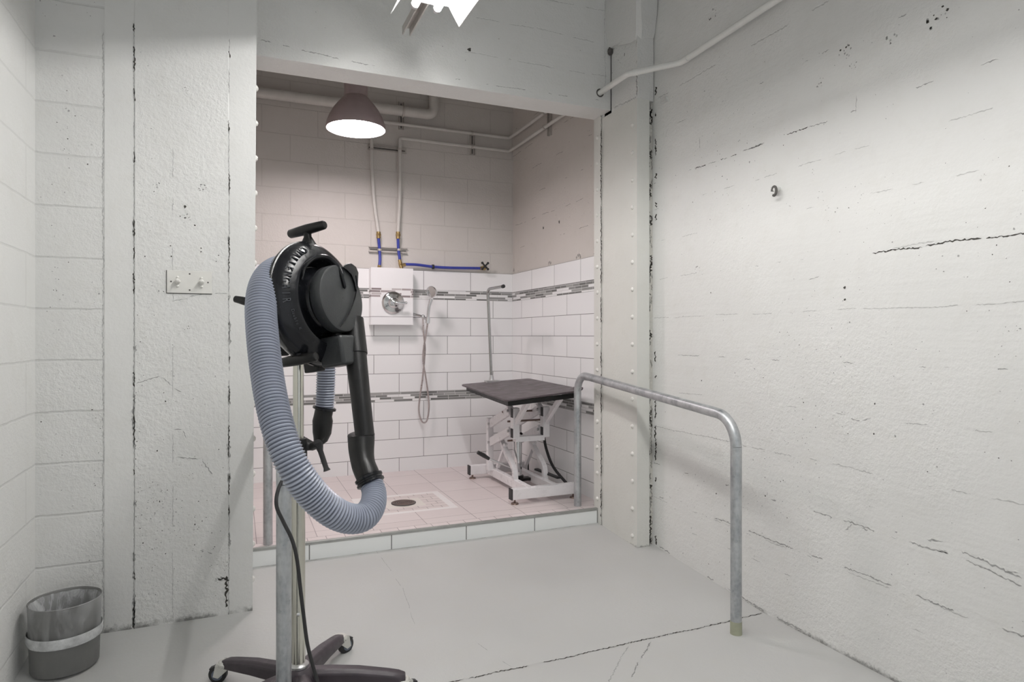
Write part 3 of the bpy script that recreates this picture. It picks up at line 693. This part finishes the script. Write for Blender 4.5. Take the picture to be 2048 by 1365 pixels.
# ------------------------------------------------------------------ grooming table
FZ = -1.095
t = thing('grooming_table', (1.86,4.25,FZ), 'hydraulic dog grooming table with dark rubber top and white lift frame in the tiled bay', 'table')
X0, X1, YA, YE = 1.56, 2.13, 3.79, 4.70
def topz(fx_, fy_):   # fx 0..1 X0->X1 ; fy 0..1 front->back
    fl, fr, bl, brr = -.4055, -.3565, -.368, -.337
    z = (fl*(1-fx_)+fr*fx_)*(1-fy_)+(bl*(1-fx_)+brr*fx_)*fy_
    return z-.010*math.sin(PI*fx_)*math.sin(PI*fy_)+(.012*max(0,(fx_-.9)/.1) if fy_ < .15 else 0)
nx, ny = 24, 36; b = MB(); G = []; G2 = []
for j in range(ny+1):
    row = []; row2 = []
    for i in range(nx+1):
        u_, v_ = i/nx, j/ny; x = X0+(X1-X0)*u_; y = YA+(YE-YA)*v_
        r = .04; cx = min(max(x, X0+r), X1-r); cy = min(max(y, YA+r), YE-r); d = math.hypot(x-cx, y-cy)
        if d > r: x, y = cx+(x-cx)*r/d, cy+(y-cy)*r/d
        z = topz(u_, v_); row.append(b.bm.verts.new((x,y,z))); row2.append(b.bm.verts.new((x,y,z-.012)))
    G.append(row); G2.append(row2)
for j in range(ny):
    for i in range(nx):
        b.bm.faces.new((G[j][i],G[j][i+1],G[j+1][i+1],G[j+1][i])); b.bm.faces.new((G2[j][i],G2[j+1][i],G2[j+1][i+1],G2[j][i+1]))
per = [(0,i) for i in range(nx)]+[(j,nx) for j in range(ny)]+[(ny,i) for i in range(nx,0,-1)]+[(j,0) for j in range(ny,0,-1)]
for (j,i),(l,k) in zip(per, per[1:]+per[:1]): b.bm.faces.new((G[j][i],G2[j][i],G2[l][k],G[l][k]))
obj('table_top', b, M_mat, t, bevel=.003)
obj('edge_rim', MB().bar((1.60,3.84,-.435),(1.60,4.64,-.400), .02, .03).bar((2.09,3.84,-.400),(2.09,4.64,-.375), .02, .03).bar((1.59,3.84,-.435),(2.10,3.84,-.398), .02, .03).bar((1.59,4.64,-.402),(2.10,4.64,-.375), .02, .03), M_blackmt, t, False)
zt = -1.035
for (y) in (3.885, 4.71):
    o = obj('base_bar', MB().box((1.635,y-.025,zt-.028),(2.115,y+.025,zt+.042)), M_white_p, t, False, .004)
    for x in (1.628, 2.116): obj('end_cap', MB().box((x,y-.026,zt-.029),(x+.008,y+.026,zt+.043)), M_rubber, o, False)
    for x in (1.66, 2.09): obj('levelling_foot', MB().cyl((x,y,FZ),(x,y,FZ+.010), .026, .022, n=20).cyl((x,y,FZ+.01),(x,y,zt-.025), .007, n=10), M_drain, o)
for x in (1.79, 1.98): obj('base_rail', MB().box((x-.02,3.905,zt-.028),(x+.02,4.69,zt+.032)), M_white_p, t, False, .003)
for sx, xa in ((0,1.755),(1,1.985)):
    R = [(xa, 4.57, -.662), (xa, 4.197, -.525)]; Lw = [(xa,4.57,-.800),(xa,4.19,-.665)]
    obj('rear_post', MB().bar((xa,4.585,zt+.02),(xa,4.585,-.62), .045, .04), M_white_p, t, False, .003)
    for A, Bp in (R, Lw):
        o = obj('lift_arm', MB().bar(A, Bp, .022, .062, up=(0,0,1)), M_white_p, t, False, .004)
        for P in (A, Bp): obj('bolt', MB().cyl(Vector(P)+Vector((-.024,.0,0)), Vector(P)+Vector((-.012,0,0)), .011, n=6), M_steel, o)
    up = [(xa+.02,4.15,-.50),(xa+.02,4.15,-.715)]
    o = obj('front_upright', MB().bar(up[1], up[0], .05, .055), M_white_p, t, False, .004)
    for zc in (-.535, -.675): obj('end_cap', MB().box((xa-.007,4.125,zc-.032),(xa-.003,4.165,zc+.032)), M_rubber, o, False)
    obj('support_strut', MB().bar((xa+.02,4.15,-.62),(xa+.02,3.90,-.415), .028, .034), M_white_p, t, False, .003)
    obj('support_strut', MB().bar((xa+.02,4.15,-.56),(xa+.02,4.40,-.405), .028, .034), M_white_p, t, False, .003)
    lg = catmull([(xa+.03,4.44,-.76),(xa+.03,4.30,-.86),(xa+.03,4.19,-.93),(xa+.03,4.165,-1.02)], 6)
    b = MB()
    for p, q in zip(lg, lg[1:]): b.bar(p, q+(q-p)*.15, .03, .034, up=(1,0,0))
    obj('curved_brace', b, M_white_p, t, False)
    obj('diagonal_brace', MB().bar((xa+.03,4.50,-.98),(xa+.03,4.34,-.78), .024, .02), M_white_p, t, False)
for z, y in ((-.60,4.2),(-.735,4.2),(-.545,4.3)): obj('cross_rod', MB().cyl((1.74,y,z),(2.0,y,z), .007, n=12), M_drain, t)
obj('cross_plate', MB().box((1.77,4.12,-.735),(1.99,4.18,-.700)), M_white_p, t, False)
obj('cylinder', MB().cyl((1.87,4.32,-1.02),(1.87,4.32,-.76), .030, n=28).cyl((1.87,4.32,-.77),(1.87,4.26,-.70), .012), M_chrome, t)
obj('cylinder_mount', MB().cyl((1.87,4.32,-1.04),(1.87,4.32,-1.01), .042).box((1.79,4.29,-1.05),(1.98,4.35,-1.03)), M_blackmt, t)
ga = onY(958,905,4.36); gb = onY(975,917,4.36)
obj('pedal_rod', MB().tube([gb, Vector((1.86,4.30,-.97))], .0075, 10), M_steel, t)
obj('pedal_grip', MB().tube([ga+Vector((-.01,0,0)), ga.lerp(gb,.5), gb+Vector((.012,0,-.006))], [.013,.016,.012], 12), M_rubber, t)
cb = [onX(1084,838,2.09), onX(1087,868,2.10), onX(1093,900,2.11), onX(1107,935,2.12), onX(1137,972,2.12)]
obj('foot_cable', MB().tube(catmull(cb, 8), .0105, 12), M_rubber, t)
obj('cable_sleeve', MB().tube([cb[0]+Vector((-.005,0,.05)), cb[0], cb[1]], .015, 12), M_rubber, t)
obj('rail_pedal', MB().bar((2.03,4.35,-.985),(2.05,4.02,-.985), .03, .012), M_rubber, t, False)
# grooming arm
g0 = onY(983,762,4.69); t = thing('restraint_post', g0, 'bent chrome grooming arm with a black tip clamped to the back edge of the table', 'restraint post')
g1 = onY(975.5,588,4.69)
g2 = g1+Vector((.002,-.30,.035))
obj('post', MB().tube(elbowed([g0, g1+Vector((0,0,.035)), g2+Vector((0,0,.0))], .045), .0115, 16), M_dkchrome, t)
obj('tip_cap', MB().cyl(g2-Vector((0,.0,0)), g2+Vector((0,-.02,.001)), .0135), M_rubber, t)
obj('clamp', MB().box((g0.x-.05,4.655,g0.z-.018),(g0.x+.06,4.72,g0.z+.004)).box((g0.x-.03,4.70,g0.z-.09),(g0.x+.03,4.715,g0.z)).cyl((g0.x,4.69,g0.z),(g0.x,4.69,g0.z+.045), .021, .014), M_steel, t, False, .002)

# ------------------------------------------------------------------ bin
bc = Vector((-.591,2.877,rampz(2.877)+.006)); H = .247
t = thing('waste_bin', bc, 'round grey plastic waste bin standing in the corner by the left block wall', 'bin')
obj('bin_body', MB().lathe([(0,.001),(0,.104),(.006,.108),(H-.006,.1155),(H,.117),(H+.002,.1155),(H-.004,.1125),(.012,.103),(.012,.001)], bc, n=64), M_bin, t)
def linermesh(rf, zs, n=96, seed=0):
    rnd = random.Random(seed); ph = [rnd.uniform(0, 6.28) for _ in range(8)]; b = MB(); R = []
    for z, r, amp in zs:
        ring = []
        for i in range(n):
            a = 2*PI*i/n; w = sum(math.sin(a*k+ph[k%8]+z*k*3)*(.5/k**.4) for k in (3,7,11,17,23))*amp
            if rf == 'out': w += .014*max(0, math.cos(a-PI*1.12))**3*max(0, 1-abs(z-(H-.035))/.05)
            ring.append(b.bm.verts.new(bc+Vector(((r+w)*math.cos(a), (r+w)*math.sin(a), z))))
        R.append(ring)
    b.skin(R, False); return b
tl = thing('bin_liner', bc+Vector((0,0,.1)), 'clear plastic bag lining the grey bin, folded down over its rim', 'bin bag')
obj('inner_liner', linermesh('in', [(H+.003,.1165,.0),(H-.02,.1075,.003),(H-.07,.100,.007),(H-.13,.094,.009),(.05,.085,.010)], seed=2), M_bag, tl)
obj('outer_fold', linermesh('out', [(H+.003,.1165,.0),(H-.015,.1195,.0008),(H-.05,.1205,.0012),(H-.09,.1195,.001),(H-.115,.118,.001)], seed=5), M_bag3, tl)
obj('gathered_hem', linermesh('hem', [(H-.105,.118,.0008),(H-.112,.1205,.001),(H-.122,.1195,.0012),(H-.130,.1205,.001),(H-.142,.1165,.0005)], seed=9), M_bag2, tl)

# ------------------------------------------------------------------ dryer on stand
hub = Vector((.19,2.31,-1.27)); DR = 'black pet grooming dryer with thick ribbed hose on a five-wheeled chrome pole stand'
t = thing('grooming_dryer', hub, DR, 'pet dryer')
# base
hx, hy = hub.x, hub.y
obj('base_hub', MB().lathe([(.085,.001),(.085,.055),(.10,.062),(.135,.055),(.150,.040),(.152,.001)], hub, n=32), M_basebk, t)
for k in range(5):
    a = math.radians(-13+72*k); d = Vector((math.cos(a), math.sin(a), 0)); sd = Vector((-d.y, d.x, 0)); R = []
    b = MB()
    for f, w, zt_, th in ((.03,.058,.142,.05),(.10,.060,.140,.052),(.2,.056,.130,.046),(.3,.052,.112,.036),(.335,.050,.104,.030),(.358,.040,.095,.024)):
        c = hub+d*f; hw_ = w/2; z = zt_
        R.append([b.bm.verts.new(c+sd*p+Vector((0,0,q))) for p, q in ((-hw_,z-th),(-hw_,z-.012),(-hw_*.55,z),(hw_*.55,z),(hw_,z-.012),(hw_,z-th))])
    b.skin(R)
    leg = obj('leg', b, M_basebk, t, True, .004)
    cc = hub+d*.345; gz = rampz(cc.y)
    ca = a+(.5, -.5, .5, -.6, .4)[k]; cd = Vector((math.cos(ca), math.sin(ca), 0)); cs = Vector((-cd.y, cd.x, 0)); wc = cc+cd*.030; wc.z = gz+.0315
    top = Vector((cc.x,cc.y,gz+.066)); b = MB().cyl((cc.x,cc.y,gz+.062),(cc.x,cc.y,hub.z+.085), .016, n=16).lathe([(0,.024),(.002,.030),(.012,.031),(.018,.024)], (cc.x,cc.y,gz+.060), n=24)
    for q in (-1, 1):
        o1 = cs*(.0195*q)
        b.hexa([top-cd*.026+o1*.9, top+cd*.034+o1*.9, top+cd*.034+o1, top-cd*.026+o1], [wc-cd*.006+o1*.9-Vector((0,0,.010)), wc+cd*.012+o1*.9-Vector((0,0,.004)), wc+cd*.012+o1-Vector((0,0,.004)), wc-cd*.006+o1-Vector((0,0,.010))])
    b.hexa([top-cd*.026-cs*.0195, top+cd*.036-cs*.0195, top+cd*.036+cs*.0195, top-cd*.026+cs*.0195], [top-cd*.020-cs*.017+Vector((0,0,.008)), top+cd*.030-cs*.017+Vector((0,0,.008)), top+cd*.030+cs*.017+Vector((0,0,.008)), top-cd*.020+cs*.017+Vector((0,0,.008))])
    obj('caster', b, M_castmetal, leg, True, .0015)
    obj('brake_pedal', MB().bar(top+cd*.03+Vector((0,0,-.006)), top+cd*.058+Vector((0,0,-.016)), .022, .007), M_rubber, leg, False, .002)
    wh = obj('wheel', MB().lathe([(-.012,.001),(-.012,.027),(-.009,.0315),(.009,.0315),(.012,.027),(.012,.001)], wc, cs, 32), M_rubber, leg)
    obj('wheel_hub', MB().cyl(wc-cs*.0145, wc+cs*.0145, .019, n=24), M_wheel, leg)
zf = hub.z+.150
ptop = atS(597,1000,2.2).z
obj('outer_pole', MB().cyl((hx,hy,zf),(hx,hy,-.41), .0225, n=32), M_polepl, t)
obj('pole_collar', MB().lathe([(0,.034),(.008,.034),(.014,.026)], (hx,hy,zf), n=28), M_steel, t)
obj('inner_pole', MB().cyl((hx,hy,-.42),(hx,hy,.0), .0175, n=32), M_polepl, t)
vd = Vector((-hx,-hy,0)).normalized(); bp = Vector((hx,hy,-.935))+vd*.0225
obj('spring_button', MB().ball(bp, .007), M_chrome, t)
sd = Vector((-vd.y, vd.x, 0)); 
if sd.x < 0: sd = -sd
cl = Vector((hx,hy,-.378))
obj('clamp_collar', MB().cyl(cl+Vector((0,0,-.035)), cl+Vector((0,0,.03)), .029, n=24).cyl(cl-vd*.0+sd*.02, cl+sd*.045, .013, n=16), M_rubber, t)
k0 = cl+sd*.045+Vector((0,0,.0)); k1 = atS(636,888,2.17); k2 = atS(654,942,2.15)
lv = obj('clamp_lever', MB().cyl(k0, k1, .014, .015, n=16).tube([k1, k1.lerp(k2,.15), k2.lerp(k1,.1), k2], [.015,.009,.0085,.012], 12), M_rubber, t)
# body frame
Cc = atS(633,608,2.1); Ah = Vector((.704,-.710,0)).normalized(); tilt = math.radians(9)
A = (Ah*math.cos(tilt)+Vector((0,0,math.sin(tilt)))).normalized(); U = (Vector((0,0,1))-A*A.z).normalized(); S = U.cross(A).normalized()
if S.dot(Vector((.709,.704,0))) < 0: S = -S
def bp_(a, th, r): return Cc+A*a+(S*math.cos(th)+U*math.sin(th))*r
obj('housing', MB().lathe([(-.100,.001),(-.100,.085),(-.095,.10),(-.080,.145),(-.055,.180),(-.030,.196),(-.012,.2015),(-.010,.2050),(-.002,.2050),(0,.2015),(.014,.197),(.028,.183),(.040,.166),(.047,.152),(.050,.147),(.050,.142),(.044,.138),(.030,.134),(.012,.128),(.004,.120),(.002,.001)], Cc, A, 96), M_blackgl, t)
obj('motor_neck', MB().lathe([(.001,.118),(.010,.116),(.018,.106),(.028,.101),(.040,.099),(.050,.092),(.054,.084),(.062,.083),(.064,.001)], Cc, A, 80), M_blackgl, t)
obj('end_cap', MB().lathe([(.050,.080),(.058,.098),(.062,.105),(.066,.108),(.096,.108),(.101,.106),(.104,.100),(.1045,.001)], Cc, A, 96), M_greyblk, t)
# black strip painting the shadowed groove, then a thin fin over the cap, laid on planes across the axis
def onA(px, py, a):
    r = ray(px, py); return r*((Cc+A*a).dot(A)/r.dot(A))
def fin(pts, rs_):
    P, V = resample(catmull([onA(*p) for p in pts], 6), .006, [rs_[min(len(rs_)-1, i//6)] for i in range(6*(len(pts)-1)+1)])
    return MB().tube(P, V, 10, flat=.6)
obj('cap_crescent', fin([(604,560,.052),(612,532,.060),(632,516,.070),(655,517,.082),(675,535,.098),(684,556,.108),(690,578,.110)], [.006,.009,.011,.011,.010,.007,.002]), M_blackgl, t)
obj('cap_crescent', fin([(712,552,.110),(714,575,.110),(708,603,.109),(696,632,.109),(681,654,.109)], [.005,.0042,.0035,.0028,.002]), M_blackgl, t)
out = [(684,534),(692,528),(703,527),(712,534),(717,546),(716,566),(713,584),(709,566),(703,550),(694,541)]
b = MB(); b.skin([[b.bm.verts.new(onA(x, y, .085)) for x, y in out], [b.bm.verts.new(onA(x, y, .112)) for x, y in out]])
obj('side_lug', b, M_blackgl, t, bevel=.003)
def thandle(th, r, stem, name='handle', L=.15):
    R_ = S*math.cos(th)+U*math.sin(th); p = bp_(-.01, th, r); q = p+R_*stem; b = MB()
    b.tube([p-R_*.02, p+R_*.01, p.lerp(q,.5), q], [.034,.020,.0125,.013], 20)
    pts = [q+A*(L*f) for f in (-.5,-.49,-.46,-.2,0,.2,.46,.49,.5)]
    b.tube(pts, [.004,.011,.0145,.0165,.0175,.0165,.0145,.011,.004], 20); return obj(name, b, M_blackmt, t)
thandle(math.radians(87), .200, .050); thandle(math.radians(238), .196, .014)
b = MB().tube([bp_(-.09,PI,.09), bp_(-.16,PI*.93,.12), bp_(-.19,PI*.90,.125), bp_(-.215,PI*.88,.13)], [.02,.014,.013,.011], 14)
obj('rear_handle', b, M_blackmt, t)
# lettering embossed on the ring
def text_mesh(ch, size, ext):
    cu = bpy.data.curves.new('glyph', 'FONT'); cu.body = ch; cu.size = size; cu.extrude = ext; cu.align_x = 'CENTER'; cu.align_y = 'CENTER'
    o = bpy.data.objects.new('glyph', cu); C.objects.link(o); bpy.context.view_layer.update()
    me = bpy.data.meshes.new_from_object(o.evaluated_get(bpy.context.evaluated_depsgraph_get()))
    bpy.data.objects.remove(o); bpy.data.curves.remove(cu); return me
def arc_text(txt, th0, th1, a, r, slope, size, wsc, mat, name):
    b = MB()
    for i, ch in enumerate(txt):
        if ch == ' ': continue
        th = th0+(th1-th0)*i/(len(txt)-1); R_ = S*math.cos(th)+U*math.sin(th)
        T = S*(-math.sin(th))+U*math.cos(th)     # counter-clockwise direction as seen from the front
        N = (A*math.cos(slope)+R_*math.sin(slope)).normalized(); up = T.cross(N).normalized()
        if up.dot(R_) > 0: up = -up
        right = up.cross(N).normalized(); p = bp_(a, th, r)
        me = text_mesh(ch, size, .0028); M = Matrix(((right.x*wsc, up.x, N.x, p.x),(right.y*wsc, up.y, N.y, p.y),(right.z*wsc, up.z, N.z, p.z),(0,0,0,1)))
        me.transform(M); b.bm.from_mesh(me); bpy.data.meshes.remove(me)
    return obj(name, b, mat, t, False)
M_letter = plain('embossed_black_letter', (.05,.052,.058), .14, 0, .1)
arc_text('CHALLENGAIR', math.radians(113), math.radians(181), .0335, .1765, .85, .034, .62, M_letter, 'lettering')
arc_text('Double K', math.radians(192), math.radians(212), .0400, .1665, .85, .013, .9, M_letter, 'small_lettering')
# mount bracket behind
mb0 = Vector((hx,hy,-.06))
obj('mount_bracket', MB().cyl(mb0, (hx,hy,.05), .027, n=20).bar((hx,hy,.03), bp_(-.085,-PI/2,.03), .06, .05), M_blackmt, t, True, .003)
pk = atS(564,690,2.22)
obj('mount_plate', MB().bar(atS(566,712,2.22), atS(564,655,2.22), .045, .02, up=(.1,1,0)).bar(atS(560,655,2.22), atS(566,600,2.2), .03, .03), M_blackmt, t, True, .008, 3)
obj('warning_tag', MB().box((-.008,-.002,-.05),(.008,.002,.04), Matrix.Translation(atS(557,640,2.2))), M_redtag, t, False)['label'] = 'narrow dark red tag'
# lower outlet box + filter block
oc = atS(684,704,2.07)
Mx = Matrix(((S.x, A.x, U.x, oc.x),(S.y, A.y, U.y, oc.y),(S.z, A.z, U.z, oc.z),(0,0,0,1)))
obj('outlet_box', MB().box((-.044,-.055,-.045),(.045,.035,.05), Mx), M_greyblk, t, True, .010, 3)
fc = atS(631,728,2.1); Mf = Mx.copy(); Mf.translation = fc
obj('switch_block', MB().box((-.018,-.035,-.026),(.022,.02,.030), Mf), M_blackmt, t, True, .004)
# rigid tube and cuffs
r0, r1, r2 = atS(704,640,2.14), atS(712,712,2.10), atS(730,875,2.02)
obj('rigid_tube', MB().tube([r0, r1, r1.lerp(r2,.5), r2], [.035,.034,.031,.0295], 32), M_blackmt, t)
obj('tube_socket', MB().tube([r0, r1+(r1-r0).normalized()*-.004], [.0375,.0375], 32), M_blackmt, t)
e = [atS(722,868,2.02), atS(722.5,878,2.02), atS(723,905,2.0), atS(727,930,1.98), atS(735,950,1.96), atS(739,960,1.955)]
obj('elbow_cuff', MB().tube(catmull(e,4), [.036,.0415,.0415,.041,.041,.0405,.040,.039,.038,.037,.0365,.036,.036,.036,.036,.036,.036,.036,.036,.036,.036], 32), M_blackmt, t)
d_ = (e[5]-e[4]).normalized()
obj('cuff_ring', MB().lathe([(-.006,.038),(-.003,.0425),(.003,.0425),(.006,.0395),(.010,.0395),(.013,.0425),(.018,.0425),(.021,.038)], e[5]-d_*.006, d_, 40), M_blackgl, t)
# ribbed hose
hp = [(740,962,1.955),(748,985,1.93),(745,1012,1.88),(728,1034,1.83),(700,1038,1.79),(665,1024,1.75),(626,990,1.72),(590,940,1.70),(564,880,1.71),(545,810,1.75),(533,740,1.80),(525,670,1.85),(522,612,1.90),(528,572,1.95),(545,546,2.01),(570,537,2.10),(598,548,2.22),(626,590,2.33),(645,650,2.40),(652,720,2.41),(651,780,2.41),(649,817,2.41)]
hv = [.0345,.036,.038,.040,.0415,.0425,.043,.043,.043,0.0435,.044,.0445,.0445,.044,.043,.042,.040,.038,.037,.036,.0355,.035]
path = catmull([atS(*p) for p in hp], 8)
vals = []
for i in range(len(hp)-1):
    for k in range(8): vals.append(hv[i]+(hv[i+1]-hv[i])*k/8)
vals.append(hv[-1])
pitch = .0096; path, vals = resample(path, pitch/4, vals)
rad = [v-.0050*(.5-.5*math.cos(2*PI*i/4)) for i, v in enumerate(vals)]
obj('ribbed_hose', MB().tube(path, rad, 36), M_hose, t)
# nozzle
n0 = atS(649,817,2.41); n1 = atS(646,832,2.41); n2 = atS(644,866,2.41); n3 = atS(637,890,2.41); n4 = atS(641,903,2.41)
obj('nozzle', MB().tube([n0, n1, n1.lerp(n2,.3), n2, atS(641,880,2.41), n3, n4], [.033,.033,.037,.034,.026,.017,.010], 28), M_blackmt, t)
obj('nozzle_collar', MB().lathe([(-.006,.037),(-.003,.0425),(.004,.0425),(.006,.037)], n0, (n1-n0), 36), M_blackgl, t)
obj('nozzle_holder', MB().bar((hx,hy,-.34), n3+Vector((0,0,-.01)), .014, .012), M_rubber, t)
# cord
cp = [atS(600,900,2.12), atS(575,945,2.06), atS(557,978,2.02), atS(553,1012,2.0), atS(567,1045,2.0), atS(584,1080,2.0), atS(594,1120,2.0), atS(601,1180,2.0), atS(607,1230,2.0), atS(615,1290,2.02), atS(628,1340,2.03), atS(640,1385,2.02), atS(650,1450,2.0), Vector((.33,2.05,-1.262)), Vector((.5,1.7,-1.262)), Vector((.7,1.2,-1.262))]
obj('power_cord', MB().tube(catmull(cp, 8), .0058, 12), M_rubber, t)

# ------------------------------------------------------------------ lights
W = bpy.data.worlds.new('World'); bpy.context.scene.world = W; W.use_nodes = True
W.node_tree.nodes['Background'].inputs[0].default_value = (.93,.96,1,1); W.node_tree.nodes['Background'].inputs[1].default_value = .70
cam = bpy.data.cameras.new('camera'); co = bpy.data.objects.new('camera', cam); C.objects.link(co)
co.location = (0,0,0); co.rotation_euler = (PI/2, 0, -YAW)
cam.sensor_width = 36; cam.lens = 36*1300/2048; cam.shift_y = -10.5/2048; cam.clip_start = .02
bpy.context.scene.camera = co
sc = bpy.context.scene
sc.view_settings.view_transform = 'Standard'; sc.view_settings.look = 'None'; sc.view_settings.exposure = 0; sc.view_settings.gamma = 1.09
sc.render.film_transparent = False
sc.cycles.use_denoising = True
sc.cycles.max_bounces = 7; sc.cycles.diffuse_bounces = 4; sc.cycles.adaptive_threshold = .04; sc.cycles.transparent_max_bounces = 8
sc.cycles.sample_clamp_indirect = 6
